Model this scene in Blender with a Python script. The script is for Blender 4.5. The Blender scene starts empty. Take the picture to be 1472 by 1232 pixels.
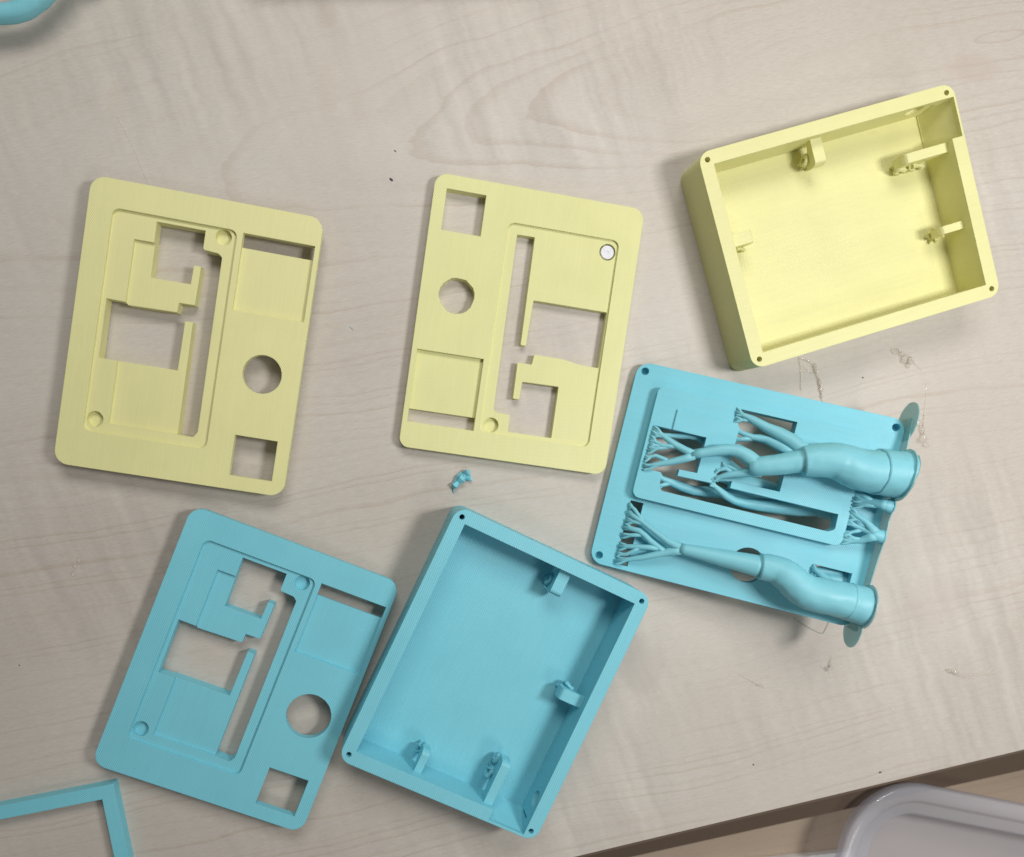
import bpy, bmesh, math, random
from mathutils import Matrix, Vector, noise

# ------------------------------------------------------------------ scene, camera, light
scene = bpy.context.scene
COL = scene.collection
S = 0.001                                   # all modelling numbers below are millimetres
RAD = math.radians

FPX, CXP, CYP, CAMZ = 1046.265, 666.77, 697.506, 273.277      # focal length / principal point of a 1472 px wide frame
CAMR = Matrix(((0.9955093901, 0.0, -0.0946628445),
               (0.0057112076, 0.9981783601, 0.0600611656),
               (0.0944904029, -0.0603320935, 0.9936959305)))
cam = bpy.data.cameras.new('camera')
cam.sensor_fit = 'HORIZONTAL'
cam.sensor_width = 36.0
cam.lens = FPX / 1472 * 36.0
cam.shift_x = (736 - CXP) / 1472
cam.shift_y = (CYP - 616) / 1472
cam.clip_start = 0.01
cam.clip_end = 20
cam.dof.use_dof = True
cam.dof.focus_distance = 0.268
cam.dof.aperture_fstop = 9.0
camo = bpy.data.objects.new('camera', cam)
camo.matrix_world = Matrix.Translation((0, 0, CAMZ * S)) @ CAMR.to_4x4()
COL.objects.link(camo)
scene.camera = camo

world = bpy.data.worlds.new('World')
scene.world = world
world.use_nodes = True
bg = world.node_tree.nodes['Background']
bg.inputs['Color'].default_value = (1.0, 0.98, 0.95, 1)
bg.inputs['Strength'].default_value = 0.11

def area(name, loc, target, sx, sy, power, col):
    l = bpy.data.lights.new(name, 'AREA')
    l.shape = 'RECTANGLE'; l.size = sx * S; l.size_y = sy * S
    l.energy = power; l.color = col
    o = bpy.data.objects.new(name, l)
    o.location = Vector(loc) * S
    d = Vector(target) - Vector(loc)
    o.rotation_euler = d.to_track_quat('-Z', 'Y').to_euler()
    COL.objects.link(o)
    return o
area('lamp_right', (318, 25, 420), (215, -20, 0), 70, 130, 1.32, (1.0, 0.995, 0.985))
area('lamp_top', (30, 450, 520), (-10, 70, 0), 420, 240, 2.15, (1.0, 0.972, 0.925))
area('lamp_front', (330, -440, 600), (215, -90, 0), 220, 120, 0.60, (1.0, 0.98, 0.94))

scene.view_settings.view_transform = 'Standard'
scene.view_settings.look = 'None'
scene.view_settings.exposure = 0.08
scene.view_settings.gamma = 1.0
scene.view_settings.use_curve_mapping = False
scene.cycles.max_bounces = 10
scene.cycles.diffuse_bounces = 5

# ------------------------------------------------------------------ node helpers
class NT:
    def __init__(self, name):
        self.m = bpy.data.materials.new(name); self.m.use_nodes = True
        self.t = self.m.node_tree
        self.bsdf = self.t.nodes['Principled BSDF']; self.out = self.t.nodes['Material Output']
    def n(self, typ, **kw):
        x = self.t.nodes.new(typ)
        for k, v in kw.items(): setattr(x, k, v)
        return x
    def put(self, sock, v):
        if v is None: return
        if hasattr(v, 'is_linked') or isinstance(v, bpy.types.NodeSocket): self.t.links.new(v, sock)
        else: sock.default_value = v
    def math(self, op, a, b=None, c=None, clamp=False):
        x = self.n('ShaderNodeMath', operation=op, use_clamp=clamp)
        for i, v in enumerate((a, b, c)):
            if v is not None: self.put(x.inputs[i], v)
        return x.outputs[0]
    def noise(self, vec=None, scale=1.0, detail=2.0, rough=0.5, dim='3D', w=None, dist=0.0):
        x = self.n('ShaderNodeTexNoise', noise_dimensions=dim)
        if vec is not None: self.put(x.inputs['Vector'], vec)
        if w is not None: self.put(x.inputs['W'], w)
        self.put(x.inputs['Scale'], scale); self.put(x.inputs['Detail'], detail)
        self.put(x.inputs['Roughness'], rough); self.put(x.inputs['Distortion'], dist)
        return x.outputs[0]
    def comb(self, x, y, z=0.0):
        c = self.n('ShaderNodeCombineXYZ')
        for i, v in enumerate((x, y, z)): self.put(c.inputs[i], v)
        return c.outputs[0]
    def ramp(self, v, stops):
        r = self.n('ShaderNodeValToRGB')
        e = r.color_ramp.elements
        while len(e) < len(stops): e.new(0.5)
        for i, (p, c) in enumerate(stops):
            e[i].position = p; e[i].color = (*c, 1) if len(c) == 3 else c
        self.put(r.inputs[0], v)
        return r.outputs[0]
    def rng(self, v, a, b, c, d):
        r = self.n('ShaderNodeMapRange', interpolation_type='SMOOTHSTEP')
        for i, q in enumerate((v, a, b, c, d)): self.put(r.inputs[i], q)
        return r.outputs[0]
    def mix(self, f, a, b, mode='MIX'):
        x = self.n('ShaderNodeMix', data_type='RGBA', blend_type=mode)
        self.put(x.inputs[0], f)
        for s, v in ((x.inputs[6], a), (x.inputs[7], b)):
            self.put(s, (*v, 1) if isinstance(v, tuple) and len(v) == 3 else v)
        return x.outputs[2]
    def xyz(self):
        tc = self.n('ShaderNodeTexCoord')
        sx = self.n('ShaderNodeSeparateXYZ')
        self.t.links.new(tc.outputs['Object'], sx.inputs[0])
        k = [self.math('MULTIPLY', sx.outputs[i], 1000.0) for i in range(3)]
        return k
    def bump(self, h, strength, dist, normal=None):
        b = self.n('ShaderNodeBump')
        self.put(b.inputs['Strength'], strength); self.put(b.inputs['Distance'], dist)
        self.put(b.inputs['Height'], h)
        if normal is not None: self.put(b.inputs['Normal'], normal)
        return b.outputs[0]

def wood(name, light, dark, line, ang, c0, gc, slope, contrast=1.0, stains=()):
    t = NT(name)
    x, y, z = t.xyz()
    ca, sa = math.cos(RAD(ang)), math.sin(RAD(ang))
    g = t.math('ADD', t.math('MULTIPLY', x, ca), t.math('MULTIPLY', y, sa))
    c = t.math('ADD', t.math('MULTIPLY', x, -sa), t.math('MULTIPLY', y, ca))
    # slow wander of the growth rings
    w1 = t.noise(t.comb(t.math('MULTIPLY', g, 0.007), t.math('MULTIPLY', c, 0.012)), 1.0, 3.0, 0.5)
    w2 = t.noise(t.comb(t.math('MULTIPLY', g, 0.035), t.math('MULTIPLY', c, 0.10)), 1.0, 3.0, 0.55)
    w3 = t.noise(t.comb(t.math('MULTIPLY', g, 0.3), t.math('MULTIPLY', c, 0.3)), 1.0, 2.0, 0.5)
    cc = t.math('SUBTRACT', c, c0)
    gg = t.math('MULTIPLY', t.math('SUBTRACT', g, gc), slope)
    r = t.math('SQRT', t.math('ADD', t.math('MULTIPLY', cc, cc), t.math('MULTIPLY', gg, gg)))
    r = t.math('ADD', r, t.math('MULTIPLY', t.math('SUBTRACT', w1, 0.5), 20.0))
    r = t.math('ADD', r, t.math('MULTIPLY', t.math('SUBTRACT', w2, 0.5), 1.9))
    r = t.math('ADD', r, t.math('MULTIPLY', t.math('SUBTRACT', w3, 0.5), 0.5))
    # irregular ring spacing
    rj = t.math('ADD', t.math('MULTIPLY', r, 0.27), t.math('MULTIPLY', t.noise(dim='1D', w=t.math('MULTIPLY', r, 0.09), scale=1.0, detail=1.0), 2.4))
    saw = t.math('FRACT', rj)
    ring = t.rng(saw, 0.55, 0.93, 0.0, 1.0)
    ring = t.math('MULTIPLY', ring, t.rng(saw, 0.94, 1.0, 1.0, 0.0))
    amp = t.rng(t.noise(dim='1D', w=t.math('FLOOR', rj), scale=7.31, detail=0.0), 0.3, 0.7, 0.12, 1.0)
    patch = t.rng(t.noise(t.comb(t.math('MULTIPLY', g, 0.013), t.math('MULTIPLY', c, 0.016), 3.7), 1.0, 2.0), 0.38, 0.62, 0.22, 1.0)
    ring = t.math('MULTIPLY', t.math('MULTIPLY', ring, amp), patch)
    # pale band, fibres, cross figure
    fib = t.noise(t.comb(t.math('MULTIPLY', g, 0.22), t.math('MULTIPLY', c, 2.6)), 1.0, 4.0, 0.6)
    fib2 = t.noise(t.comb(t.math('MULTIPLY', g, 0.6), t.math('MULTIPLY', c, 5.0), 4.0), 1.0, 2.0, 0.6)
    gw = t.math('ADD', g, t.math('MULTIPLY', t.math('SUBTRACT', w2, 0.5), 6.0))
    gw = t.math('ADD', gw, t.math('MULTIPLY', c, 0.16))
    cross = t.noise(t.comb(t.math('MULTIPLY', gw, 0.17), t.math('MULTIPLY', c, 0.016), 9.0), 1.0, 2.0, 0.55)
    cmask = t.rng(t.noise(t.comb(t.math('MULTIPLY', g, 0.008), t.math('MULTIPLY', c, 0.01), 1.3), 1.0, 1.0), 0.42, 0.62, 0.15, 1.0)
    tone = t.noise(t.comb(t.math('MULTIPLY', g, 0.006), t.math('MULTIPLY', c, 0.014), 6.1), 1.0, 3.0, 0.5)
    col = t.mix(t.rng(tone, 0.3, 0.7, 0.0, 1.0), light, dark)
    col = t.mix(t.math('MULTIPLY', ring, 0.36 * contrast), col, line)
    fac = t.math('ADD', t.math('MULTIPLY', t.math('SUBTRACT', fib, 0.5), 0.36 * contrast),
                 t.math('MULTIPLY', t.math('SUBTRACT', fib2, 0.5), 0.26 * contrast))
    fac = t.math('ADD', fac, t.math('MULTIPLY', t.math('MULTIPLY', t.math('SUBTRACT', cross, 0.52), cmask), 0.42 * contrast))
    fac = t.math('ADD', fac, 1.0)
    hsv = t.n('ShaderNodeHueSaturation')
    t.put(hsv.inputs['Value'], fac); t.put(hsv.inputs['Color'], col)
    col = hsv.outputs[0]
    # pinkish resin marks and small worn patches with a shape of their own
    for (sx, sy, rx, ry, k, tint) in stains:
        dx = t.math('DIVIDE', t.math('SUBTRACT', x, sx), rx)
        dy = t.math('DIVIDE', t.math('SUBTRACT', y, sy), ry)
        d = t.math('SQRT', t.math('ADD', t.math('MULTIPLY', dx, dx), t.math('MULTIPLY', dy, dy)))
        d = t.math('ADD', d, t.math('MULTIPLY', t.math('SUBTRACT', w3, 0.5), 0.7))
        col = t.mix(t.rng(d, 0.55, 1.15, k, 0.0), col, tint)
    t.put(t.bsdf.inputs['Base Color'], col)
    t.put(t.bsdf.inputs['Roughness'], t.rng(fib, 0.2, 0.8, 0.42, 0.55))
    t.put(t.bsdf.inputs['Specular IOR Level'], 0.32)
    t.put(t.bsdf.inputs['Normal'], t.bump(t.math('ADD', fib, t.math('MULTIPLY', fib2, 0.6)), 0.12, 0.0002))
    return t.m

def pla(name, col, seed=0.0, rough=0.43, layer=0.35, relief=0.40):
    """matt printed plastic: fill lines on flat faces, stacked layers on upright ones"""
    t = NT(name)
    x, y, z = t.xyz()
    geo = t.n('ShaderNodeNewGeometry')
    tc = t.n('ShaderNodeTexCoord')
    sn = t.n('ShaderNodeSeparateXYZ'); t.t.links.new(tc.outputs['Normal'], sn.inputs[0])
    nz = t.math('ABSOLUTE', sn.outputs[2])
    flat = t.math('GREATER_THAN', nz, 0.75)
    wob = t.noise(t.comb(x, y, z), 0.25, 2.0)
    a = t.math('ADD', t.math('MULTIPLY', x, 0.7071 * 2 * math.pi / 0.62), t.math('MULTIPLY', y, 0.7071 * 2 * math.pi / 0.62))
    a = t.math('SINE', t.math('ADD', a, t.math('MULTIPLY', wob, 3.0)))
    b = t.math('SINE', t.math('ADD', t.math('MULTIPLY', z, 2 * math.pi / layer), t.math('MULTIPLY', wob, 1.2)))
    h = t.mix(flat, b, a)
    streak = t.noise(t.comb(t.math('MULTIPLY', x, 1.4), t.math('MULTIPLY', y, 0.05), t.math('ADD', t.math('MULTIPLY', z, 0.6), seed)), 1.0, 3.0, 0.6)
    blot = t.noise(t.comb(t.math('ADD', x, seed * 13), y, z), 0.06, 3.0, 0.5)
    grit = t.noise(t.comb(x, y, z), 2.2, 2.0, 0.6)
    v = t.math('ADD', 1.0, t.math('MULTIPLY', t.math('SUBTRACT', streak, 0.5), 0.10))
    v = t.math('ADD', v, t.math('MULTIPLY', t.math('SUBTRACT', blot, 0.5), 0.10))
    v = t.math('ADD', v, t.math('MULTIPLY', t.math('SUBTRACT', grit, 0.5), 0.06))
    hsv = t.n('ShaderNodeHueSaturation')
    t.put(hsv.inputs['Value'], v); t.put(hsv.inputs['Color'], (*col, 1))
    t.put(t.bsdf.inputs['Base Color'], hsv.outputs[0])
    t.put(t.bsdf.inputs['Roughness'], t.rng(blot, 0.3, 0.7, rough - 0.05, rough + 0.08))
    t.put(t.bsdf.inputs['Specular IOR Level'], 0.42)
    bv = t.n('ShaderNodeBevel', samples=4); bv.inputs['Radius'].default_value = 0.00028
    nb = t.bump(h, relief, 0.00006, bv.outputs[0])
    nb = t.bump(grit, 0.10, 0.0001, nb)
    t.put(t.bsdf.inputs['Normal'], nb)
    return t.m

def plain(name, col, rough=0.5, metal=0.0, trans=0.0, ior=1.45, spec=0.5, nscale=0.5, namp=0.12):
    t = NT(name)
    x, y, z = t.xyz()
    nn = t.noise(t.comb(x, y, z), nscale, 3.0, 0.55)
    hsv = t.n('ShaderNodeHueSaturation')
    t.put(hsv.inputs['Value'], t.math('ADD', 1.0, t.math('MULTIPLY', t.math('SUBTRACT', nn, 0.5), namp)))
    t.put(hsv.inputs['Color'], (*col, 1))
    t.put(t.bsdf.inputs['Base Color'], hsv.outputs[0])
    t.put(t.bsdf.inputs['Roughness'], rough); t.put(t.bsdf.inputs['Metallic'], metal)
    t.put(t.bsdf.inputs['Transmission Weight'], trans); t.put(t.bsdf.inputs['IOR'], ior)
    t.put(t.bsdf.inputs['Specular IOR Level'], spec)
    t.put(t.bsdf.inputs['Normal'], t.bump(nn, 0.15, 0.0002))
    return t.m

def film(name, col, through, tint=(0.80, 0.93, 0.94), rough=0.4):
    """thin see-through plastic sheet"""
    t = NT(name)
    tr = t.n('ShaderNodeBsdfTransparent'); tr.inputs[0].default_value = (*tint, 1)
    t.put(t.bsdf.inputs['Base Color'], (*col, 1)); t.put(t.bsdf.inputs['Roughness'], rough)
    mx = t.n('ShaderNodeMixShader'); mx.inputs[0].default_value = through
    t.t.links.new(t.bsdf.outputs[0], mx.inputs[1]); t.t.links.new(tr.outputs[0], mx.inputs[2])
    t.t.links.new(mx.outputs[0], t.out.inputs['Surface'])
    return t.m

YEL = (0.765, 0.742, 0.362)
BLU = (0.203, 0.595, 0.705)
M = {}
M['desk'] = wood('pale_maple_laminate', (0.575, 0.532, 0.480), (0.525, 0.475, 0.420), (0.41, 0.325, 0.25), 12.0, 107.0, 262.0, 0.135,
                 stains=((225, 147, 13, 6, 0.45, (0.50, 0.42, 0.37)), (220, -63, 15, 12, 0.35, (0.52, 0.45, 0.40)),
                         (97, -88, 10, 13, 0.4, (0.44, 0.40, 0.36)), (-97, 117, 4, 9, 0.16, (0.52, 0.41, 0.33)),
                         (-24, 126, 4, 12, 0.16, (0.52, 0.41, 0.33)), (-14, 120, 3, 10, 0.14, (0.52, 0.42, 0.35)),
                         (-24, 152, 4, 5, 0.22, (0.45, 0.34, 0.26))))
M['tray'] = wood('brown_wood_tray', (0.49, 0.39, 0.295), (0.42, 0.325, 0.24), (0.28, 0.195, 0.13), 11.0, -420.0, 300.0, 0.1, 0.8)
M['deskedge_shade'] = plain('brown_edge_and_shade_band', (0.115, 0.078, 0.052), 0.7)  # brown of the edge band; on the strip below it paints shade
M['yellow'] = pla('pale_yellow_print', YEL, 0.3)
M['yellow2'] = pla('pale_yellow_print_b', (0.752, 0.742, 0.360), 4.1)
M['blue'] = pla('sky_blue_print', BLU, 1.7)
M['blue2'] = pla('sky_blue_print_b', (0.205, 0.597, 0.708), 7.9)
M['support'] = pla('sky_blue_support', (0.218, 0.575, 0.665), 2.9, 0.45, 0.9, 0.12)
M['brim'] = film('thin_blue_brim', (0.34, 0.62, 0.64), 0.42, (0.84, 0.95, 0.94))
M['magnet'] = plain('nickel', (0.82, 0.82, 0.86), 0.32, 0.55, nscale=1.1, namp=0.5, spec=0.8)
M['glue'] = film('clear_hot_glue', (1.0, 0.99, 0.97), 0.86, (0.97, 0.955, 0.935), 0.05)
M['fibre'] = film('clear_glue_thread', (0.62, 0.57, 0.52), 0.45)
M['tub'] = None
M['dark'] = plain('dark_crumb', (0.05, 0.05, 0.09), 0.7)
M['bluefleck'] = plain('blue_crumb', (0.10, 0.35, 0.45), 0.6)
M['paper'] = plain('white_card', (0.85, 0.85, 0.83), 0.6)
M['box_dark'] = plain('dark_brown_card', (0.10, 0.065, 0.05), 0.6)
def tub_mat():
    t = NT('frosted_plastic')
    t.put(t.bsdf.inputs['Base Color'], (0.95, 0.95, 1.0, 1)); t.put(t.bsdf.inputs['Roughness'], 0.14); t.put(t.bsdf.inputs['Coat Weight'], 0.6)
    t.put(t.bsdf.inputs['Specular IOR Level'], 0.6)
    tl = t.n('ShaderNodeBsdfTranslucent'); tl.inputs[0].default_value = (0.95, 0.95, 1.0, 1)
    tr = t.n('ShaderNodeBsdfTransparent'); tr.inputs[0].default_value = (0.93, 0.93, 0.95, 1)
    m1 = t.n('ShaderNodeMixShader'); m1.inputs[0].default_value = 0.45
    t.t.links.new(t.bsdf.outputs[0], m1.inputs[1]); t.t.links.new(tl.outputs[0], m1.inputs[2])
    m2 = t.n('ShaderNodeMixShader'); m2.inputs[0].default_value = 0.60
    t.t.links.new(m1.outputs[0], m2.inputs[1]); t.t.links.new(tr.outputs[0], m2.inputs[2])
    t.t.links.new(m2.outputs[0], t.out.inputs['Surface'])
    return t.m
M['tub'] = tub_mat()

# ------------------------------------------------------------------ mesh helpers (millimetres in, metres out)
def finish(me, mat, smooth=False):
    me.transform(Matrix.Scale(S, 4))
    me.materials.clear(); me.materials.append(mat)
    me.polygons.foreach_set('use_smooth', [smooth] * len(me.polygons))
    me.update()
    return me
def obj(name, me, parent=None, loc=None, rot=None):
    o = bpy.data.objects.new(name, me); COL.objects.link(o)
    if parent is not None: o.parent = parent
    if loc is not None: o.location = Vector(loc) * S
    if rot is not None: o.rotation_euler = rot
    return o
def empty(name, loc=(0, 0, 0), rz=0.0):
    o = bpy.data.objects.new(name, None); COL.objects.link(o)
    o.empty_display_size = 0.02
    o.location = Vector(loc) * S; o.rotation_euler = (0, 0, rz)
    return o
def tag(o, label=None, cat=None, group=None, kind=None):
    if label: o['label'] = label
    if cat: o['category'] = cat
    if group: o['group'] = group
    if kind: o['kind'] = kind
    return o

def rounded(pts, rad, seg=8):
    """round the corners of a closed polygon; rad is a number or one per corner"""
    n = len(pts); out = []
    for i, p in enumerate(pts):
        r = rad[i] if isinstance(rad, (list, tuple)) else rad
        p = Vector(p[:2]); a = Vector(pts[i - 1][:2]) - p; b = Vector(pts[(i + 1) % n][:2]) - p
        if r <= 0: out.append((p.x, p.y)); continue
        la, lb = a.length, b.length; a /= la; b /= lb
        th = a.angle(b); d = r / math.tan(th / 2)
        d = min(d, la * 0.49, lb * 0.49); r2 = d * math.tan(th / 2)
        bis = (a + b).normalized(); c = p + bis * (r2 / math.sin(th / 2))
        s, e = p + a * d - c, p + b * d - c
        a0 = math.atan2(s.y, s.x); a1 = math.atan2(e.y, e.x); da = (a1 - a0 + math.pi) % (2 * math.pi) - math.pi
        for k in range(seg + 1):
            t = a0 + da * k / seg; out.append((c.x + r2 * math.cos(t), c.y + r2 * math.sin(t)))
    return out
def rrect(x0, y0, x1, y1, r, seg=8):
    return rounded([(x0, y0), (x1, y0), (x1, y1), (x0, y1)], r, seg)
def circle(x, y, r, n=40, jag=0.0, seed=0):
    rnd = random.Random(seed)
    return [(x + (r + rnd.uniform(-jag, jag)) * math.cos(2 * math.pi * k / n), y + (r + rnd.uniform(-jag, jag)) * math.sin(2 * math.pi * k / n)) for k in range(n)]
def area2(p): return sum(p[i - 1][0] * p[i][1] - p[i][0] * p[i - 1][1] for i in range(len(p)))
def prism(pts, z0, z1, chamfer=0.0):
    if area2(pts) < 0: pts = pts[::-1]
    bm = bmesh.new(); n = len(pts)
    lo = [bm.verts.new((x, y, z0)) for x, y in pts]
    hi = [bm.verts.new((x, y, z1)) for x, y in pts]
    bm.faces.new(lo[::-1]); bm.faces.new(hi)
    for i in range(n):
        j = (i + 1) % n; bm.faces.new((lo[i], lo[j], hi[j], hi[i]))
    me = bpy.data.meshes.new('prism'); bm.to_mesh(me); bm.free()
    return me
def cut(base, cutters, ops=None):
    """base minus (or plus) the cutters, exact boolean, no operators"""
    bo = bpy.data.objects.new('b', base); COL.objects.link(bo); tmp = [bo]
    for i, c in enumerate(cutters):
        co = bpy.data.objects.new('c', c); COL.objects.link(co); tmp.append(co)
        md = bo.modifiers.new('x', 'BOOLEAN'); md.object = co; md.solver = 'EXACT'
        md.operation = ops[i] if ops else 'DIFFERENCE'
    dg = bpy.context.evaluated_depsgraph_get(); dg.update()
    me = bpy.data.meshes.new_from_object(bo.evaluated_get(dg))
    for o in tmp:
        d = o.data; bpy.data.objects.remove(o); bpy.data.meshes.remove(d)
    return me
def catmull(P, per):
    out = []
    n = len(P)
    for i in range(n - 1):
        p0, p1, p2, p3 = P[max(i - 1, 0)], P[i], P[i + 1], P[min(i + 2, n - 1)]
        for k in range(per):
            t = k / per
            out.append(tuple(0.5 * (2 * p1[q] + (p2[q] - p0[q]) * t + (2 * p0[q] - 5 * p1[q] + 4 * p2[q] - p3[q]) * t * t + (3 * p1[q] - p0[q] - 3 * p2[q] + p3[q]) * t ** 3) for q in range(4)))
    out.append(tuple(P[-1]))
    return out
def tube(bm, P, sides=14, per=5, lump=0.0, seed=0, flat=1.0):
    """swept tube through (x, y, z, radius) points"""
    pts = catmull(P, per) if per > 1 else P
    up = Vector((0.13, 0.21, 1)).normalized(); rings = []
    for i, p in enumerate(pts):
        c = Vector(p[:3]); a = Vector(pts[max(i - 1, 0)][:3]); b = Vector(pts[min(i + 1, len(pts) - 1)][:3])
        d = (b - a); d = d.normalized() if d.length > 1e-9 else Vector((1, 0, 0))
        s = d.cross(up); s = s.normalized() if s.length > 1e-3 else d.orthogonal().normalized(); u = s.cross(d)
        ring = []
        for k in range(sides):
            t = 2 * math.pi * k / sides
            q = c + (s * math.cos(t) + u * math.sin(t) * flat) * max(p[3], 0.02)
            if lump:
                nn = noise.noise(Vector((q.x * 0.6 + seed, q.y * 0.6, q.z * 0.6)))
                q += (q - c).normalized() * nn * lump * p[3]
            ring.append(bm.verts.new(q))
        rings.append(ring)
    for a, b in zip(rings, rings[1:]):
        for k in range(sides):
            bm.faces.new((a[k], a[(k + 1) % sides], b[(k + 1) % sides], b[k]))
    bm.faces.new(rings[0][::-1]); bm.faces.new(rings[-1])
def tube_mesh(P, **kw):
    bm = bmesh.new()
    for q in (P if isinstance(P[0], list) else [P]): tube(bm, q, **kw)
    bmesh.ops.recalc_face_normals(bm, faces=bm.faces)
    me = bpy.data.meshes.new('tube'); bm.to_mesh(me); bm.free()
    return me

# ------------------------------------------------------------------ the setting: desk and the lower tray
def line_y(x, off=0.0): return -159.86 + (x - 91.76) * 0.19297 - off       # front edge of the desk
desk_poly = [(-420, line_y(-420)), (560, line_y(560)), (560, 480), (-420, 480)]
desk = obj('desk_top', finish(prism(desk_poly, -24, 0), M['desk']))
tag(desk, 'pale maple laminate desk top under all the printed parts', 'desk', kind='structure')
band = [(-420, line_y(-420) - 0.02), (-420, line_y(-420, 1.2)), (560, line_y(560, 1.2)), (560, line_y(560) - 0.02)]
obj('edge_band', finish(prism(band, -23.5, -0.35), M['deskedge_shade']), desk)
tray = obj('lower_tray', finish(prism([(-420, -460), (560, -460), (560, 60), (-420, 60)], -78, -60), M['tray']))
tag(tray, 'brown wooden tray surface below the desk edge', 'tray', kind='structure')

shade_strip = [(-420, -150), (-420, -284.5), (560, -113.8), (560, 40)]  # dark strip added to stand for the desk's shadow above the tray
rl = obj('desk_shade_strip', finish(prism(shade_strip, -52, -45), M['deskedge_shade']))
tag(rl, 'dark brown strip put in for the shadow band under the front edge of the desk', 'shade_strip', kind='structure')

# ------------------------------------------------------------------ faceplates
OPEN_A = [(-16.8, 38.5), (-0.1, 38.5), (-0.1, 31.9), (5.4, 31.5), (6.7, 30.3), (6.9, -31.6), (5.6, -33.8), (-0.1, -33.6),
          (-0.3, 6.4), (-3.0, 6.4), (-3.2, -11.2), (-29.8, -11.3), (-29.9, 9.4), (-23.7, 9.3), (-22.8, 8.5), (-6.2, 8.9), (-5.9, 12.3), (-0.5, 12.4),
          (-0.2, 26.1), (-2.7, 26.1), (-2.9, 19.4), (-16.6, 19.3)]
OPEN_R = [0, 0, 0.8, 1.6, 0.8, 1.4, 1.4, 0] + [0] * 14
def faceplate_parts(root, mat, circ_r=6.8, holes=False, jag=0.02, rad=5.0):
    """root's origin: plate centre, z = 0 at the foot of the panel housing, z = 7 at the flat front"""
    op = rounded(OPEN_A, OPEN_R, 5)
    rec = rrect(-31.5, -37.1, 10.9, 40.3, 2.6)
    base = prism(rrect(-39.75, -50, 39.75, 50, rad, 10), 4.0, 7.0)
    cs = [prism(rec, 3, 8), prism([(12.9, 12.9), (38.0, 12.9), (38.0, 39.9), (12.9, 39.9)], 5.6 if holes else 3, 8),
          prism(circle(26.3, -7.8, circ_r, 56, jag, 3), 3, 8), prism([(20.0, -45.0), (35.1, -45.0), (35.1, -30.5), (20.0, -30.5)], 3, 8)]
    if holes:
        cs.append(prism([(12.9, 35.3), (38.0, 35.3), (38.0, 40.2), (12.9, 40.2)], 3, 8))
        for sx in (-1, 1):
            for sy in (-1, 1): cs.append(prism(circle(sx * 36.4, sy * 46.8, 1.45, 24), 3, 6.85))
    obj('frame', finish(cut(base, cs), mat), root)
    panel = prism(rrect(-31.9, -37.5, 11.3, 40.7, 2.9), 0.7, 6.0)
    step = prism([(-24.4, -33.3), (-0.1, -33.3), (-0.1, 32.0), (-24.4, 32.0)], 0.0, 3.0)
    cs = [step, prism([(-23.5, -33.4), (0.4, -33.4), (0.4, 31.2), (-23.5, 31.2)], 4.9, 8), prism(op, -2, 9)]
    cs += [prism(circle(6.3, 37.4, 2.75, 32), 4.2, 8), prism(circle(-28.2, -32.7, 2.75, 32), 4.2, 8)]
    obj('inner_panel', finish(cut(panel, cs, ['UNION'] + ['DIFFERENCE'] * 4), mat), root)
    if holes: return
    disp = prism([(12.5, 12.5), (38.4, 12.5), (38.4, 35.1), (12.5, 35.1)], 4.05, 5.6)
    obj('display_panel', finish(disp, mat), root)

p = empty('faceplate', (-71.70, 35.10, 0), -0.154)
tag(p, 'pale yellow printed faceplate at the left with stepped recess, above the blue faceplate', 'faceplate', 'printed faceplates')
faceplate_parts(p, M['yellow'], 6.85)

p = empty('faceplate', (-53.13, -84.30, 0), -0.376)
tag(p, 'sky blue printed faceplate lying face up, left of the open blue box', 'faceplate', 'printed faceplates')
faceplate_parts(p, M['blue'], 8.25)

# second yellow plate: flat, turned half round, one recess level
p = empty('faceplate', (47.13, 42.36, 0), -0.136)
tag(p, 'flat pale yellow printed faceplate in the middle with a silver magnet in its corner', 'faceplate', 'printed faceplates')
op3 = [(-6.8, 33.2), (-0.1, 33.3), (0.4, -6.5), (2.4, -6.5), (2.8, 10.5), (31.0, 10.5), (30.9, -10.5), (23.5, -10.3), (20, -9.7), (17, -9.3), (6.0, -9.2), (5.6, -13.0), (0.2, -13.0),
       (0.4, -26.5), (2.8, -26.5), (3.0, -19.8), (16.9, -19.6), (17.0, -39.0), (0.4, -39.0), (0.1, -32.6), (-5.0, -32.5), (-6.2, -31.4)]
outl = rounded([(-39.3, -50), (39.3, -50), (39.3, 50), (-39.3, 50)], [3.6, 4.2, 4.6, 4.6], 10)
base = prism(outl, 0, 4.0)
cs = [prism(rrect(-10.6, -40.4, 31.5, 37.0, 2.6), -1, 5), prism([(-37.4, -40.5), (-12.6, -40.5), (-12.6, -13.8), (-37.4, -13.8)], -1, 5),
      prism(circle(-25.8, 7.5, 6.5, 22, 0.30, 5), -1, 5), prism([(-34.7, 30.0), (-20.1, 30.0), (-20.1, 44.9), (-34.7, 44.9)], -1, 5)]
obj('frame', finish(cut(base, cs), M['yellow2']), p)
cs = [prism(rounded(op3, 0.35, 2), -2, 9), prism(circle(27.8, 32.5, 3.05, 32), 1.2, 8), prism(circle(-6.3, -37.4, 2.75, 32), 1.4, 8)]
obj('inner_panel', finish(cut(prism(rrect(-11.0, -40.8, 31.9, 37.4, 2.9), 0.05, 3.15), cs), M['yellow2']), p)
obj('display_panel', finish(prism([(-37.8, -35.7), (-12.2, -35.7), (-12.2, -13.4), (-37.8, -13.4)], 0.05, 2.4), M['yellow2']), p)

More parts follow.
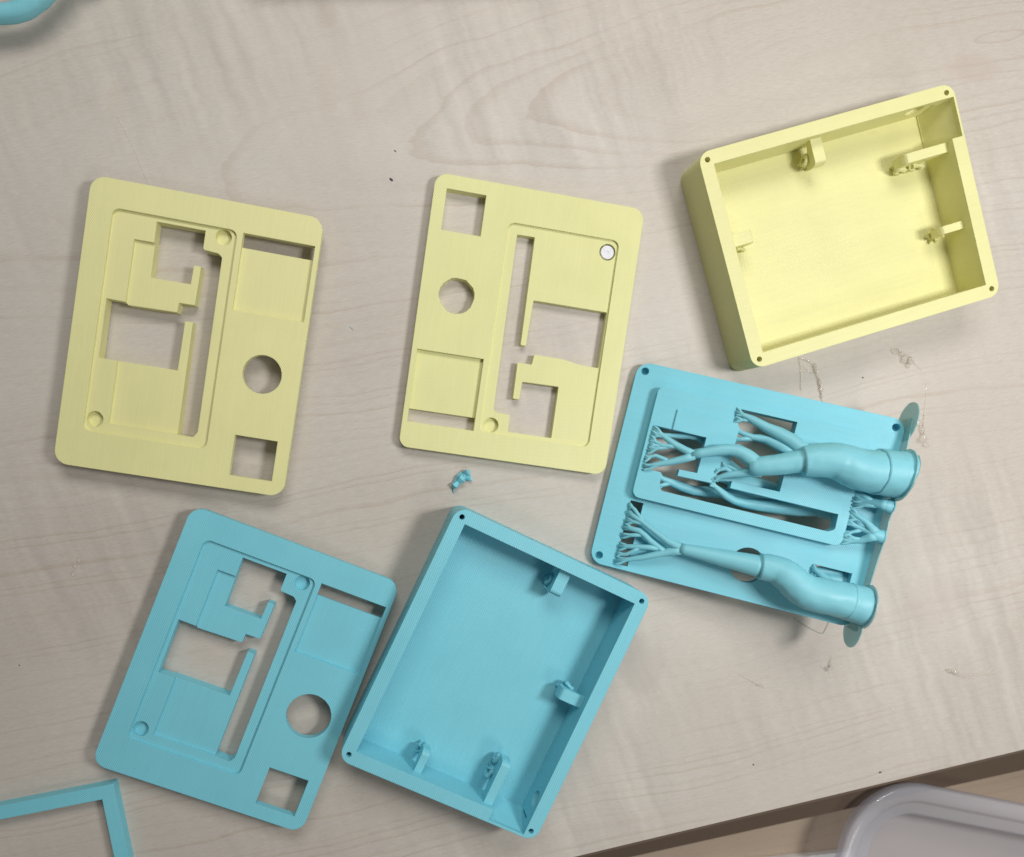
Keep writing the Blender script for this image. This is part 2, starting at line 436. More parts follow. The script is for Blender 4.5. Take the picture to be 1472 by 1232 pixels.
# magnet pressed into it
pm = Matrix.Translation((47.13, 42.36, 0)) @ Matrix.Rotation(-0.136, 4, 'Z') @ Vector((27.8, 32.5, 1.25))
bm = bmesh.new()
prof = [(0, 0), (2.4, 0), (2.6, 0.15), (2.6, 1.55), (2.4, 1.75), (0.55, 1.75), (0.45, 1.68), (0, 1.68)]
rings = []
for (r, z) in prof:
    rings.append([bm.verts.new((r * math.cos(2 * math.pi * k / 32), r * math.sin(2 * math.pi * k / 32), z)) for k in range(32)] if r > 0 else [bm.verts.new((0, 0, z))])
for a, b in zip(rings, rings[1:]):
    for k in range(32):
        j = (k + 1) % 32
        if len(a) == 1: bm.faces.new((a[0], b[j], b[k]))
        elif len(b) == 1: bm.faces.new((a[k], a[j], b[0]))
        else: bm.faces.new((a[k], a[j], b[j], b[k]))
me = bpy.data.meshes.new('magnet'); bm.to_mesh(me); bm.free()
tag(obj('magnet', finish(me, M['magnet']), None, pm), 'small round silver magnet set into the middle yellow faceplate', 'magnet')

# ------------------------------------------------------------------ open boxes
BOXH, WALL, FLOOR = 17.7, 5.0, 3.7
def scraps(seed, spots, mat, rings_=()):
    """torn loops and stubs of print support left under a clip"""
    rnd = random.Random(seed); bm = bmesh.new()
    for (x, y, z, r) in spots:
        a0 = rnd.uniform(0, 6.28); rr = r * rnd.uniform(0.8, 1.25); til = rnd.uniform(-0.6, 0.6); th_ = 0.34 * r
        P = []
        for k in range(7):
            a = a0 + k * rnd.uniform(0.55, 0.75)
            P.append((x + rr * math.cos(a) * math.cos(til), y + rr * 0.9 * math.cos(a) * math.sin(til) + rr * 0.3 * math.sin(a), z + rr * math.sin(a), th_ * rnd.uniform(0.7, 1.25)))
        tube(bm, P, sides=6, per=2, lump=0.3, seed=seed)
        tube(bm, [(x, y, FLOOR - 0.1, th_ * 1.6), (x + rnd.uniform(-0.4, 0.4), y + rnd.uniform(-0.4, 0.4), (z + FLOOR) / 2, th_ * 1.3), (P[3][0], P[3][1], P[3][2], th_)], sides=6, per=2, lump=0.5, seed=seed + 1)
    for (x, y, z, r) in rings_:
        P = [(x + r * 0.35 * math.cos(a), y + r * math.cos(a), z + r * math.sin(a), (0.95 if len(rings_) > 1 else 0.68) + 0.14 * math.sin(3 * a)) for a in [k * 2 * math.pi / 12 for k in range(13)]]
        tube(bm, P, sides=8, per=1, lump=0.35, seed=seed + 4)
    bmesh.ops.recalc_face_normals(bm, faces=bm.faces)
    me = bpy.data.meshes.new('scraps'); bm.to_mesh(me); bm.free()
    return finish(me, mat, False)
def clip_mesh(L, w, ztop, zbot, mat, nose=0.35):
    """retaining clip: a rib standing off a wall (wall at y = 0, nose towards +y), with a bevelled nose"""
    prof = [(-0.4, zbot + 3.4), (L * 0.35, zbot + 2.6), (L * 0.62, zbot + 1.2), (L * 0.8, zbot), (L * 0.93, zbot + 0.2), (L + nose, zbot + 1.4), (L + nose * 1.2, ztop - 2.2), (L, ztop - 0.9), (L - 0.5, ztop - 0.25), (L - 1.2, ztop), (-0.4, ztop)]
    bm = bmesh.new()
    a = [bm.verts.new((-w / 2, y, z)) for y, z in prof]; b = [bm.verts.new((w / 2, y, z)) for y, z in prof]
    n = len(prof); bm.faces.new(a); bm.faces.new(b[::-1])
    for i in range(n):
        j = (i + 1) % n; bm.faces.new((a[j], a[i], b[i], b[j]))
    bmesh.ops.recalc_face_normals(bm, faces=bm.faces)
    me = bpy.data.meshes.new('clip'); bm.to_mesh(me); bm.free()
    return finish(me, mat)
def open_box(root, mat, seed, W=79.1, H=100.0):
    hx, hy = W / 2, H / 2; ix, iy = hx - WALL, hy - WALL
    outer = prism(rrect(-hx, -hy, hx, hy, 4.6, 10), 0, BOXH)
    wedge = prism([(-49.15, BOXH + 1), (-49.15, BOXH - 2.0), (-iy - 0.25, FLOOR + 0.6), (-iy + 0.6, FLOOR + 0.5), (-iy + 0.6, BOXH + 1)], 20.2, 34.55)
    wedge.transform(Matrix(((0, 0, 1, 0), (1, 0, 0, 0), (0, 1, 0, 0), (0, 0, 0, 1))))
    cs = [prism([(-ix, -iy), (ix, -iy), (ix, iy), (-ix, iy)], FLOOR, BOXH + 5),
          wedge,
          prism([(33.9, -45.6), (37.0, -45.6), (37.0, -44.5), (33.9, -44.5)], FLOOR + 3.0, FLOOR + 9.5)]
    for sx in (-1, 1):
        for sy in (-1, 1): cs.append(prism(circle(sx * (hx - 3.0), sy * (hy - 3.1), 0.98, 20), BOXH - 9, BOXH + 2))
    port = prism(circle(0, 0, 3.1, 32), -8, 8)
    port.transform(Matrix.Translation((hx - 2, -37.0, BOXH - 4.6)) @ Matrix.Rotation(RAD(90), 4, 'Y'))
    cs.append(port)
    obj('shell', finish(cut(outer, cs), mat), root)
    # clips: (centre along wall, wall, length, width, top depth)
    for (kind, c, L, w, dep, zb) in (('t', 7.2, 9.6, 4.5, 3.6, 7.2), ('r', 3.0, 9.0, 4.4, 4.4, 7.5), ('b', -10.5, 8.4, 2.9, 3.8, 7.0), ('b', 18.3, 16.5, 3.5, 3.0, 6.5)):
        cm = clip_mesh(L, w, BOXH - dep, zb, mat)
        if kind == 't': loc, rz = (c, iy, 0), math.pi
        elif kind == 'r': loc, rz = (ix, c, 0), math.pi / 2
        else: loc, rz = (c, -iy, 0), 0.0
        co = obj('retaining_clip', cm, root, loc, (0, 0, rz))
        rnd = random.Random(seed * 7 + int(c * 3))
        sgn = {'t': 1, 'r': 1, 'b': -1}[kind]
        spots = [(sgn * (w / 2 + 0.35) * q, L * rnd.uniform(0.45, 0.95), rnd.uniform(6.0, 9.0), rnd.uniform(0.8, 1.15)) for q in (1, 0.8, 1.1)]
        spots += [(-sgn * w / 2 * 0.9, L * rnd.uniform(0.5, 0.9), rnd.uniform(5.0, 7.0), rnd.uniform(0.6, 0.9)), (0, L * 0.9, 6.2, 1.2), (0, L * 0.55, 5.4, 1.2)]
        if L > 12: spots += [(sgn * w * 0.75, L * 0.62, 8.5, 1.3), (sgn * w * 0.7, L * 0.85, 7.5, 1.3), (-sgn * w * 0.6, L * 0.7, 7.0, 1.1)]
        rg = [(sgn * (w / 2 + 1.0), L * 0.52, 8.3, 1.7), (sgn * (w / 2 + 0.5), L * 0.88, 7.4, 1.4)] if L > 12 else ([(sgn * (w / 2 + 0.7), L * 0.62, 8.2, 1.6)] if kind in 'tr' else [])
        obj('support_remnant', scraps(seed * 31 + int(c), spots, mat, rg), co)
        # stub that still joins the clip to the floor
        bm = bmesh.new()
        tube(bm, [(0, L * 0.75, FLOOR - 0.2, 1.3), (0.3, L * 0.72, 5.4, 1.0), (0, L * 0.7, zb + 1.0, 1.25)], sides=8, per=3, lump=0.4, seed=seed)
        bmesh.ops.recalc_face_normals(bm, faces=bm.faces)
        me = bpy.data.meshes.new('stub'); bm.to_mesh(me); bm.free()
        obj('support_stub', finish(me, mat, True), co)

p = empty('open_box', (166.15, 79.15, 0), -1.273 + math.pi)
tag(p, 'open pale yellow printed box with four clips inside, upper right', 'box', 'printed open boxes')
open_box(p, M['yellow'], 3)
p = empty('open_box', (36.82, -84.76, 0), -0.441)
tag(p, 'open sky blue printed box with four clips inside, right of the blue faceplate', 'box', 'printed open boxes')
open_box(p, M['blue2'], 5)

# ------------------------------------------------------------------ blue faceplate with its print supports, lying face down
th, pit = -0.2335, 0.211
U = Vector((math.cos(th) * math.cos(pit), math.sin(th) * math.cos(pit), math.sin(pit)))
V = Vector((-math.sin(th), math.cos(th), 0)); Nn = U.cross(V)
C0 = Vector((129.8, -18.5, 13.6)); SC = 0.9855
org = C0 + Nn * 4.0 * SC
Mx = Matrix.Identity(4)
for i in range(3):
    Mx[i][0], Mx[i][1], Mx[i][2], Mx[i][3] = -V[i] * SC, -U[i] * SC, -Nn[i] * SC, org[i] * S
p = empty('supported_faceplate'); p.matrix_world = Mx
tag(p, 'sky blue faceplate lying face down with tree shaped print supports still attached', 'faceplate')
faceplate_parts(p, M['blue2'], 6.6, holes=True)
def loc(u, v, w): return (-v, -u, 4.0 - w)
def path(P): return [(*loc(u, v, w), r) for (u, v, w, r) in P]
def support_tree(trunk, branches, disc):
    bm = bmesh.new()
    for seg in trunk: tube(bm, path(seg), sides=28, per=5, lump=0.05, seed=4)
    bmesh.ops.recalc_face_normals(bm, faces=bm.faces)
    me = bpy.data.meshes.new('trunk'); bm.to_mesh(me); bm.free()
    t = obj('support_trunk', finish(me, M['support'], True), p)
    rnd = random.Random(int(abs(trunk[0][0][1]) * 10))
    for i, b in enumerate(branches):
        runs = [path(b)]
        (u0, v0, w0, r0), (u1, v1, w1, r1) = b[-2], b[-1]
        for k in (-1, 1):                      # fine twigs that fan out to the overhang
            f = rnd.uniform(0.35, 0.6); q = [u0 + (u1 - u0) * f, v0 + (v1 - v0) * f, w0 + (w1 - w0) * f]
            e = [u1, v1 + k * rnd.uniform(0.7, 1.5), w1 + rnd.uniform(-0.6, 0.5)]
            m = [(q[0] * 0.4 + e[0] * 0.6), q[1] * 0.25 + e[1] * 0.75, (q[2] + e[2]) / 2 + 0.2]
            runs.append(path([(*q, 0.55), (*m, 0.48), (*e, 0.42)]))
        me = tube_mesh(runs, sides=9, per=2, lump=0.22, seed=i * 1.7)
        obj('branch', finish(me, M['support'], True), t)
    if disc:
        u, v, w, r = disc
        pts = circle(0, 0, r, 44, 0.15, 2)
        d = prism(pts, -0.2, 0.2)
        d.transform(Matrix.Translation(loc(u, v, w)) @ Matrix.Rotation(RAD(90), 4, 'X'))
        obj('brim_disc', finish(d, M['brim']), t)
    return t
support_tree([[(49.9, 19.0, 7.6, 8.7), (49.2, 19.0, 7.7, 8.5), (46.0, 18.6, 8.2, 8.4), (40.2, 18.0, 9.2, 8.25)], [(42.0, 18.1, 8.9, 8.0), (35, 17.2, 9.9, 7.5), (28.5, 18.0, 10.7, 6.9), (24.5, 18.2, 10.9, 6.5), (18.8, 16.9, 10.9, 6.0), (13.9, 15.4, 10.8, 5.5)],
              [(14.6, 15.8, 10.8, 4.3), (10, 13.9, 10.4, 4.0), (5.9, 12.1, 10, 3.8), (-0.6, 10.0, 9, 3.5), (-3.0, 9.4, 8.6, 2.4)]],
             [[(0.6, 10.4, 9, 2.9), (-3.4, 12.3, 8.4, 2.8), (-6.3, 13.6, 8, 2.6), (-10.6, 13.9, 7.5, 2.3), (-16.2, 12.2, 7, 2.0), (-23.3, 9.0, 6, 1.8)],
              [(-22.5, 9.3, 6, 1.7), (-30.0, 11.3, 5, 1.3), (-38.9, 15.6, 3.4, 0.7)], [(-22.4, 8.9, 6, 1.7), (-29.3, 4.9, 5, 1.3), (-39.2, 0.7, 3.4, 0.7)],
              [(-29.5, 11.2, 5, 1.1), (-34.1, 9.8, 4.5, 0.9), (-39.2, 11.6, 3.4, 0.6)], [(-32.6, 10.0, 4.6, 0.9), (-39.2, 6.9, 3.4, 0.6)],
              [(-30.2, 4.4, 4.6, 0.9), (-35.7, 5.7, 4, 0.8), (-39.3, 3.6, 3.4, 0.6)], [(-35.2, 9.7, 4.3, 0.7), (-39.2, 9.2, 3.3, 0.5)], [(-34.8, 13.2, 4.2, 0.7), (-39.2, 13.6, 3.4, 0.5)],
              [(14.2, 18.6, 10, 3.2), (9.2, 22.0, 8.5, 2.6), (0.5, 25.0, 6, 2.0), (-4.9, 26.7, 5, 1.4), (-11.0, 28.6, 3.3, 0.7)],
              [(11.0, 17.6, 8.4, 2.4), (1.9, 20.8, 5, 1.7), (-3.1, 20.6, 4, 1.3), (-10.8, 22.2, 2.6, 0.7)], [(-2.0, 20.6, 4, 1.1), (-10.6, 17.7, 2.6, 0.7)], [(-5.5, 26.5, 4.6, 0.8), (-11.0, 25.6, 3.0, 0.6)],
              [(1.5, 9.0, 8, 2.3), (-4.6, 6.4, 6, 1.5), (-9.2, 4.6, 5, 1.1), (-13.2, 2.0, 3.5, 0.7)], [(-7.2, 5.4, 5.1, 1.0), (-9.7, 7.0, 4.5, 0.9), (-13.4, 4.9, 3.5, 0.6)],
              [(-5.0, 6.6, 5.6, 1.1), (-9.0, 7.9, 4.5, 0.8), (-11.6, 7.7, 3.6, 0.6)]],
             (50.0, 19.0, 7.6, 9.6))
support_tree([[(49.9, -30.2, 6.6, 7.2), (49.2, -30.2, 6.6, 7.05), (46.5, -30.1, 6.8, 6.95), (42.4, -29.9, 7.2, 6.85)], [(44.0, -29.9, 7.1, 6.68), (37, -30.0, 8.3, 6.5), (29.0, -30.2, 8.8, 6.3), (24.6, -28.9, 8.9, 6.1), (19.4, -26.2, 8.8, 5.7), (15.2, -25.0, 8.2, 5.2), (9.6, -25.3, 8, 4.8)],
              [(10.4, -25.3, 8, 4.1), (-4.7, -25.7, 6.5, 3.1), (-18.8, -26.1, 5, 2.0)]],
             [[(-17.6, -25.9, 5, 1.9), (-23.5, -24.8, 4.5, 1.4), (-34.6, -19.8, 3, 1.0), (-40.2, -17.6, 0.4, 0.9)], [(-17.6, -26.1, 5, 1.9), (-25.0, -29.7, 4, 1.4), (-31.3, -33.1, 3, 1.1), (-40.4, -37.0, 0.2, 0.8)],
              [(-23.6, -29.1, 4, 1.3), (-29.9, -26.1, 3.5, 1.1), (-34.6, -23.5, 3, 1.0), (-40.4, -23.6, 0.2, 0.8)], [(-26.5, -28.1, 3.7, 1.1), (-33.6, -29.4, 3, 1.0), (-40.4, -31.2, 0.2, 0.8)],
              [(-33.9, -20.1, 3, 0.9), (-40.4, -21.0, 0.2, 0.7)], [(-33.0, -24.4, 3, 0.9), (-40.4, -27.0, 0.2, 0.7)], [(-33.9, -20.0, 3, 0.8), (-38.2, -16.0, 1.8, 0.7), (-40.4, -14.8, 0.2, 0.6)], [(-33.0, -29.3, 3, 0.8), (-37, -33.3, 2, 0.7), (-40.4, -34.2, 0.2, 0.6)],
              [(38.5, -26.5, 6, 2.0), (34.0, -23.6, 2.6, 1.5), (30.6, -21.2, 0.2, 0.8)], [(36.5, -25.5, 4.5, 1.2), (33.0, -25.0, 1.6, 0.9), (30.6, -24.4, -0.2, 0.6)]],
             (50.0, -30.2, 6.6, 8.0))
# small trees at the end of the housing
support_tree([[(49.9, -4.2, 4.6, 2.9), (49.0, -4.2, 4.7, 2.5), (47.1, -4.0, 5.2, 2.1), (45.6, -3.8, 5.2, 1.8)]],
             [[(46.6, -3.6, 5.8, 2.0), (43.0, -0.2, 4.5, 1.2), (37.1, 2.3, 2.8, 0.7)], [(46.6, -3.8, 5.8, 1.8), (43.1, -3.2, 4, 1.1), (37.1, -1.9, 2.6, 0.6)], [(46.6, -4.3, 5.8, 2.0), (43.3, -7.3, 4, 1.2), (37.1, -9.3, 2.6, 0.7)],
              [(43.1, -3.2, 4, 0.9), (37.2, -6.5, 2.6, 0.5)], [(44.1, -6.9, 4.2, 0.9), (37.2, -7.6, 2.8, 0.5)], [(43.6, -0.6, 4.6, 0.9), (37.2, 0.2, 2.6, 0.5)]], None)
support_tree([[(49.9, 7.2, 5.0, 2.9), (49.0, 7.2, 5.2, 2.6), (47.8, 7.2, 5.8, 2.2), (46.0, 7.2, 5.8, 1.8)]],
             [[(47.4, 7.2, 6.6, 2.0), (43.5, 7.2, 5, 1.4), (37.1, 7.2, 2.8, 0.7)], [(43.8, 7.2, 5, 1.2), (37.1, 10.2, 2.7, 0.6)], [(45.8, 6.9, 5.6, 1.3), (37.1, 4.6, 2.7, 0.6)]], None)
# tree on the hidden face: its base disc props the plate up
support_tree([[(49.8, 3.0, -11.0, 8.6), (48.6, 3.0, -11.0, 7.0), (45, 3.0, -10.8, 6.2), (37.1, 2.4, -10.0, 5.0), (24, 2.6, -8.8, 4.0), (14, 2.8, -7.6, 3.2)]],
             [[(16, 2.8, -7.6, 3.0), (7, 4.4, -6.4, 2.8), (-2.5, 3.6, -5.0, 2.2), (-9.5, 3.0, -2.0, 1.0), (-10.8, 2.6, 0.5, 0.7)],
              [(30, 1.6, -9.0, 3.2), (23.4, -0.8, -8.0, 2.8), (7.4, -3.3, -4.4, 2.2), (-2.6, -3.7, -1, 1.6), (-9.6, -1.4, 2, 1.2), (-13.7, 0.7, 3.6, 0.8)],
              [(15, 1.6, -8.0, 2.4), (-5.0, -1.4, -6.4, 2.2), (-17.6, -3.6, -4, 2.0), (-27.3, -2.5, -0.4, 1.4), (-33.0, -1.6, 1.6, 0.7)], [(-26.9, -2.6, -0.4, 1.0), (-32.0, -5.4, 1.6, 0.7)],
              [(49.0, -20, -8.0, 4.6), (42, -24.5, -6.4, 4.0), (35, -26.0, -4.8, 3.0), (30.4, -26.5, -2.6, 1.6)], [(45, -21, -6.5, 2.4), (36, -22.0, -4.4, 1.8), (30.4, -22.4, -2.6, 1.0)],
              [(4, 4.4, -6, 1.8), (-12, 12, -4.0, 1.6), (-21.1, 16.4, -1.2, 1.3), (-28.6, 15.2, 0.2, 1.1), (-39, 13.4, 1.6, 0.6)]],
             (50.0, 3.0, -11.0, 9.3))
# brim left along the plate's lower edge: strip plus corner ears
bp_ = []
strip = [(-40.5, -4.6), (40.5, -4.6), (40.5, 3.4), (28, 5.2), (14, 6.6), (8, 7.2), (2, 6.0), (-4, 7.0), (-12, 5.4), (-22, 4.6), (-30, 5.2), (-40.5, 3.2)]
def on_bed(pts, thick=0.4, du=0.0):
    d = prism(pts, -thick / 2, thick / 2)
    # (v, w) in the bed plane
    d.transform(Matrix(((-1, 0, 0, 0), (0, 0, -1, -50.0 - 0.22 - du), (0, -1, 0, 4.0), (0, 0, 0, 1))))
    bm = bmesh.new(); bm.from_mesh(d); bmesh.ops.recalc_face_normals(bm, faces=bm.faces); bm.to_mesh(d); bm.free()
    return d
obj('brim_strip', finish(on_bed(strip), M['brim']), p)
for sv in (-1, 1): obj('brim_ear', finish(on_bed(circle(sv * 39.4, -1.0, 7.6, 40, 0.08, 4), 0.36, 0.45), M['brim']), p)

# ------------------------------------------------------------------ blue frame at the lower left corner
fr = empty('rectangular_frame', (-102.0, -125.2, 0), RAD(9.6))
# outer corner at origin, extends to -x and -y
FW, FL, FT, FH = 92.0, 74.0, 5.0, 4.2
ring_o = rounded([(-FW, -FL), (0, -FL), (0, 0), (-FW, 0)], [1.0, 1.0, 0.5, 1.0], 4)
me = cut(prism(ring_o, 0, FH), [prism([(-FW + FT, -FL + FT), (-FT, -FL + FT), (-FT, -FT), (-FW + FT, -FT)], -1, FH + 1)])
obj('rim', finish(me, M['blue']), fr)
tag(fr, 'thin sky blue printed frame, one corner showing at the lower left', 'frame')

# ------------------------------------------------------------------ loose support pieces
sc = tube_mesh([[(-150, 139, 9, 3.4), (-138, 140.5, 8.5, 3.3), (-131, 141.4, 8, 3.2), (-124.4, 142.9, 8, 3.3), (-118.4, 146.9, 8.4, 3.5), (-113, 153, 9.5, 3.8), (-108, 162, 11, 4.4), (-103, 176, 13, 5.5)],
                [(-109, 161, 11, 3), (-103, 158, 7, 2.2), (-100, 157, 3, 1.6), (-99, 156.6, 0.4, 1.4)],
                [(-150, 139, 9, 3.2), (-160, 138, 5, 2.6), (-168, 137, 1.6, 1.8)], [(-103, 176, 13, 5.0), (-98, 188, 9, 6), (-95, 196, 6.2, 6.2)]], sides=18, per=5, lump=0.06, seed=2)
tag(obj('support_branch', finish(sc, M['support'], True)), 'curved sky blue print support piece entering at the upper left corner', 'support piece')

def scrap_piece():
    bm = bmesh.new()
    tube(bm, [(-2.7, -3.3, 1.0, 0.55), (-2.2, -2.4, 1.5, 1.5), (-0.9, -1.0, 1.3, 1.05), (0.3, 0.2, 1.9, 1.55), (1.5, 1.6, 1.5, 1.15), (2.6, 2.7, 2.1, 1.35), (3.4, 3.1, 1.8, 0.5)], sides=6, per=1, lump=0.7, seed=5)
    tube(bm, [(1.2, 1.4, 1.5, 1.2), (2.9, 1.0, 1.5, 1.45), (3.6, 0.2, 0.9, 0.9), (4.3, -0.5, 1.4, 0.4)], sides=5, per=1, lump=0.6, seed=8)
    tube(bm, [(-2.4, -2.9, 1.0, 0.5), (-2.6, -4.2, 0.5, 0.28), (-2.3, -5.4, 0.3, 0.18)], sides=5, per=1)
    tube(bm, [(-2.4, -1.4, 0.7, 0.6), (-0.9, 0.9, 0.6, 0.7), (0.9, 2.9, 0.8, 0.35)], sides=5, per=1, lump=0.6, seed=3)
    bmesh.ops.recalc_face_normals(bm, faces=bm.faces)
    me = bpy.data.meshes.new('scrap'); bm.to_mesh(me); bm.free()
    return finish(me, M['blue2'], False)
tag(obj('support_scrap', scrap_piece(), None, (24.6, -14.2, -0.1)), 'tiny broken sky blue plastic scrap below the middle yellow faceplate', 'scrap')

# ------------------------------------------------------------------ glue blobs, threads and crumbs on the desk
def blob(parts, threads, seed):
    rnd = random.Random(seed); bm = bmesh.new()
    for (x, y, rx, ry, rz) in parts:
        r = bmesh.ops.create_icosphere(bm, subdivisions=3, radius=1.0)
        for v in r['verts']:
            k = 1 + 0.5 * noise.noise(v.co * 1.6 + Vector((seed, x, y))) + 0.25 * noise.noise(v.co * 4 + Vector((x, seed, 0)))
            v.co = Vector((x + v.co.x * rx * k, y + v.co.y * ry * k, max(0.0, rz * 0.35 + v.co.z * rz * k)))
    for P in threads: tube(bm, P, sides=6, per=4, lump=0.3, seed=seed)
    for f in bm.faces: f.smooth = True
    bmesh.ops.recalc_face_normals(bm, faces=bm.faces)
    me = bpy.data.meshes.new('glue'); bm.to_mesh(me); bm.free()
    return finish(me, M['glue'], True)
GL = [
    ((162.3, 25.2), [(1.6, 4.2, 0.8, 1.9, 0.8), (3.6, -1.2, 0.8, 1.6, 0.9), (4.3, -4.0, 1.0, 1.2, 1.0), (4.6, -6.6, 0.6, 1.2, 0.6)],
     [[(-5, 8, 0.3, 0.25), (-2.0, 7.2, 0.5, 0.4), (0.6, 5.6, 0.6, 0.6), (2.8, 1.0, 0.6, 0.7), (4.2, -4, 0.6, 0.6), (5.0, -9, 0.3, 0.3)], [(-5.2, 8.2, 0.3, 0.3), (-4.2, 3.0, 0.3, 0.35), (-4.0, -4.5, 0.25, 0.25)], [(-3.5, 5.0, 0.2, 0.15), (0, 2.4, 0.3, 0.15), (3.2, 0.4, 0.3, 0.15)]],
     'curved thread of clear glue just below the yellow box'),
    ((201.2, 33.9), [(0.4, -0.6, 2.2, 1.6, 1.4), (-1.4, 1.6, 1.4, 1.0, 0.9), (2.2, -1.0, 1.3, 1.4, 1.3), (-4.2, 2.8, 1.9, 1.1, 0.4), (1.2, -3.0, 0.9, 1.0, 0.9)],
     [[(2.4, 0.4, 0.6, 0.3), (4.6, -2.2, 0.4, 0.2), (7.6, -5.0, 0.2, 0.12)], [(-5.5, 3.0, 0.2, 0.15), (-3, 2.9, 0.3, 0.2), (-1, 2.2, 0.5, 0.3)]],
     'shiny blob of clear glue to the right below the yellow box'),
    ((209.9, 5.1), [(-1.6, 3.2, 1.3, 1.2, 0.8), (0.0, 0.6, 1.5, 1.6, 1.0), (0.6, -2.6, 1.8, 1.7, 0.9), (1.6, -5.4, 1.4, 0.9, 0.6), (-1.4, -3.6, 0.9, 1.0, 0.7)],
     [[(0.6, 6.5, 0.3, 0.3), (0.5, 3.5, 0.5, 0.45), (0.2, 0, 0.6, 0.5)], [(0.4, 6, 0.25, 0.2), (0.9, 14, 0.2, 0.1), (0.7, 20, 0.15, 0.06)]],
     'lumpy clear glue blob beside the right end of the supported faceplate'),
    ((-114.6, -46.2), [(0.9, 2.4, 0.7, 1.0, 0.5), (-0.5, 0.3, 0.7, 0.6, 0.5), (-1.0, -2.4, 0.8, 0.9, 0.5)], [], 'tiny clear glue droplets left of the blue faceplate'),
    ((173.9, -90.3), [(0, 0, 1.7, 1.0, 0.5), (0.6, 1.4, 0.9, 1.3, 0.5), (-0.9, -0.9, 0.9, 0.6, 0.4)], [[(0.2, 0, 0.4, 0.3), (0.9, 3, 0.3, 0.2), (1.2, 5.2, 0.2, 0.1)], [(0, 0, 0.3, 0.3), (-3.2, 0.4, 0.2, 0.12)], [(0, 0, 0.3, 0.2), (0.8, -3.8, 0.2, 0.1)]],
     'small crumpled clear glue scrap below the supported faceplate'),
    ((230.4, -94.0), [(-4.0, 1.2, 1.6, 0.9, 0.6), (-1.0, 0.4, 1.6, 0.8, 0.5)], [[(-6, 2.0, 0.2, 0.3), (-1, 0.2, 0.5, 0.45), (5, -0.7, 0.4, 0.4), (11, -0.4, 0.3, 0.4), (16, -0.6, 0.2, 0.2)], [(-4, 0.4, 0.2, 0.2), (1.5, -1.4, 0.3, 0.2), (7, -2.2, 0.2, 0.12)]],
     'long streak of clear glue near the right edge of the desk'),
    ((142.7, -95.2), [(2.6, -1.4, 1.3, 0.5, 0.35)], [[(-6.5, 3.2, 0.15, 0.12), (-2, 1.0, 0.3, 0.25), (2.4, -1.2, 0.4, 0.4), (5.2, -2.6, 0.2, 0.15)]], 'thin clear glue thread right of the open blue box'),
]
for i, (xy, parts, th_, lab) in enumerate(GL):
    tag(obj('glue_blob', blob(parts, th_, 11 + i * 3), None, (xy[0], xy[1], 0.02)), lab, 'glue', 'dried glue on the desk')
bm = bmesh.new()
tube(bm, [(158.4, -69.5, 0.3, 0.12), (164, -73.0, 0.3, 0.13), (169.8, -75.9, 0.25, 0.13), (171.6, -75.4, 0.3, 0.12), (173.4, -71.5, 0.4, 0.1)], sides=6, per=4)
me = bpy.data.meshes.new('thread'); bm.to_mesh(me); bm.free()
tag(obj('fine_strand', finish(me, M['fibre'], True)), 'fine bent thread on the desk under the lower edge of the supported faceplate', 'thread')

bm = bmesh.new()
tube(bm, [(-97, 113, 0.1, 0.10), (-92, 103, 0.15, 0.12), (-87.5, 92, 0.2, 0.13), (-86, 88.5, 0.1, 0.10)], sides=5, per=4)  # thin tube added to stand for a pale scratch in the desk
me = bpy.data.meshes.new('thread'); bm.to_mesh(me); bm.free()
tag(obj('fine_strand', finish(me, M['glue'], True)), 'fine pale scratch on the desk above the left yellow faceplate, laid on as a strand', 'thread')

def crumb(seed, sx, sy, sz):
    bm = bmesh.new(); bmesh.ops.create_icosphere(bm, subdivisions=1, radius=1.0)
    rnd = random.Random(seed)
    for v in bm.verts: v.co = Vector((v.co.x * sx, v.co.y * sy, (v.co.z + 1) * sz * 0.5)) * rnd.uniform(0.65, 1.25)
    me = bpy.data.meshes.new('crumb'); bm.to_mesh(me); bm.free()
    return me
CR = [(-1.3, 95.3, 1.1, 0.55, 0.5, -30, 'dark', 'dark violet crumb left of the middle yellow faceplate top corner'), (0.2, 105.5, 0.7, 0.25, 0.3, -50, 'dark', 'faint small crumb just above the dark violet crumb'),
      (-15.9, 41.3, 1.5, 0.16, 0.2, -40, 'bluefleck', 'tiny blue sliver between the two yellow faceplates'), (198.1, -134.4, 0.75, 0.55, 0.5, 10, 'dark', 'dark crumb near the front edge of the desk, by the plastic tub'),
      (143.7, -129.1, 0.42, 0.4, 0.35, 0, 'dark', 'dark speck on the desk below the supported faceplate, left of the darker crumb'), (184.0, 26.0, 0.4, 0.4, 0.35, 0, 'dark', 'dark speck between the yellow box and supported faceplate'),
      (202.4, -108.0, 0.42, 0.42, 0.4, 0, 'paper', 'white speck between glue streak and front desk edge'), (-135.3, -81.8, 0.4, 0.4, 0.3, 0, 'dark', 'dark speck at the far left of the desk'),
      (-36.8, -88.2, 0.6, 0.5, 0.4, 0, 'dark', 'reddish dark speck seen through the blue faceplate window')]
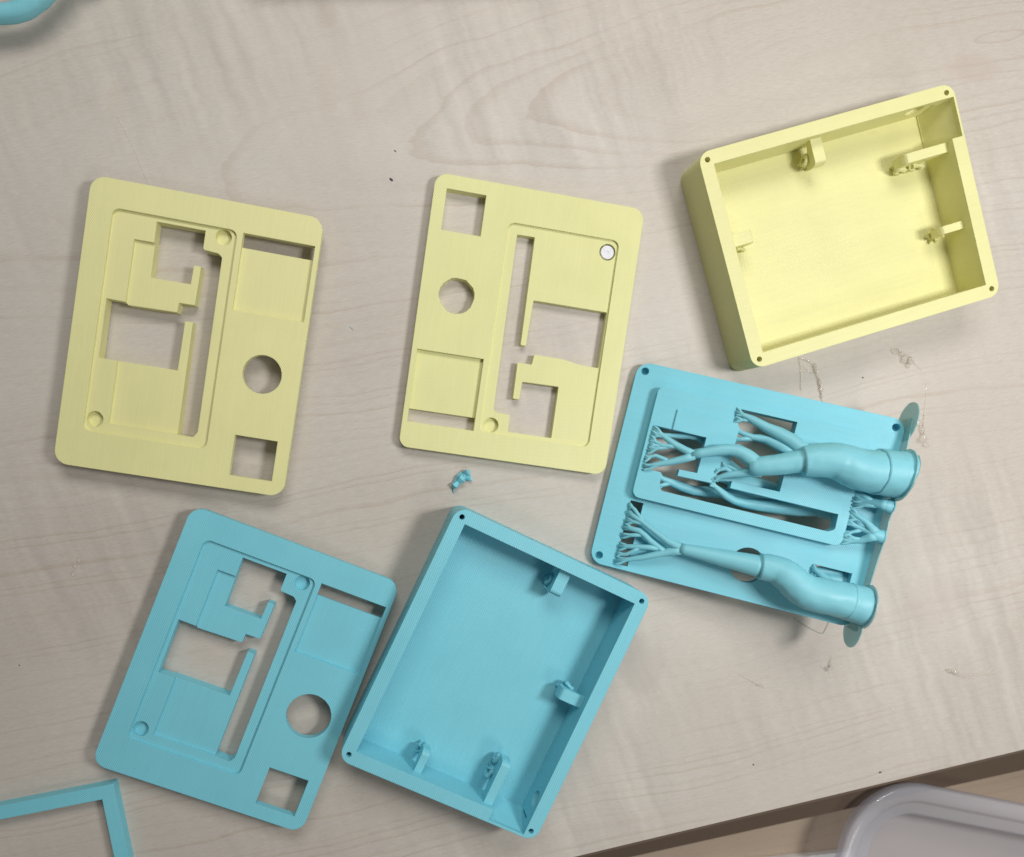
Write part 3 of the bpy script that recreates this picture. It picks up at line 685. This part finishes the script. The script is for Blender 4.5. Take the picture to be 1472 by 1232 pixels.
for i, (x, y, a, b, c, rz, mt, lab) in enumerate(CR):
    tag(obj('crumb', finish(crumb(i, a * 0.8, b * 0.8, c * 0.8), M[mt]), None, (x, y, 0.0), (0, 0, RAD(rz))), lab, 'crumb', 'crumbs on the desk')

# ------------------------------------------------------------------ plastic tub and card on the lower tray
def tub():
    rz = RAD(-13.0); cx, cy, R = 240.6, -193.0, 34.2
    # local axes: +x along the upper edge, +y up; tub spans right and down
    prof = [(1.6, -41.0), (0.0, -39.0), (0.0, -35.8), (0.8, -35.0), (6.6, -34.8), (7.7, -35.4), (8.4, -36.6), (9.2, -37.0), (13.8, -37.2), (14.8, -37.8), (15.8, -40.0), (18.5, -50), (21.0, -57.5), (24.0, -59.4), (27, -59.6)]
    Lx, Ly = 130.0, 100.0
    bm = bmesh.new(); rings = []
    for (off, z) in prof:
        pts = rounded([(-R + off, R - off), (Lx - off, R - off), (Lx - off, -Ly + off), (-R + off, -Ly + off)], max(R - off, 4), 14)
        rings.append([bm.verts.new((x, y, z)) for x, y in pts])
    for a, b in zip(rings, rings[1:]):
        n = len(a)
        for k in range(n): bm.faces.new((a[k], a[(k + 1) % n], b[(k + 1) % n], b[k]))
    bm.faces.new(rings[-1])
    bmesh.ops.recalc_face_normals(bm, faces=bm.faces)
    bmesh.ops.solidify(bm, geom=bm.faces[:], thickness=0.6)
    me = bpy.data.meshes.new('tub'); bm.to_mesh(me); bm.free()
    o = obj('plastic_tub', finish(me, M['tub'], True), None, (cx, cy, 0.4), (0, 0, rz))
    return o
tag(tub(), 'frosted translucent plastic tub with rounded rim at the lower right, below the desk', 'tub')
cd = prism(rrect(-38, -20, 38, 20, 2), 0, 3.0)
tag(obj('white_card', finish(cd, M['paper']), None, (190, -224.2, -59.9), (0, 0, RAD(3))), 'white card lying on the lower tray beside the plastic tub', 'card')

# dark case just beyond the upper edge of the view, throwing a shadow on the desk
cs_ = prism(rounded([(-50, 162.5), (52, 170.5), (46, 230), (-56, 224)], 2.0, 5), 0.02, 12.0)
tag(obj('flat_case', finish(cs_, M['box_dark'])), 'dark flat case at the upper edge of the desk', 'case')
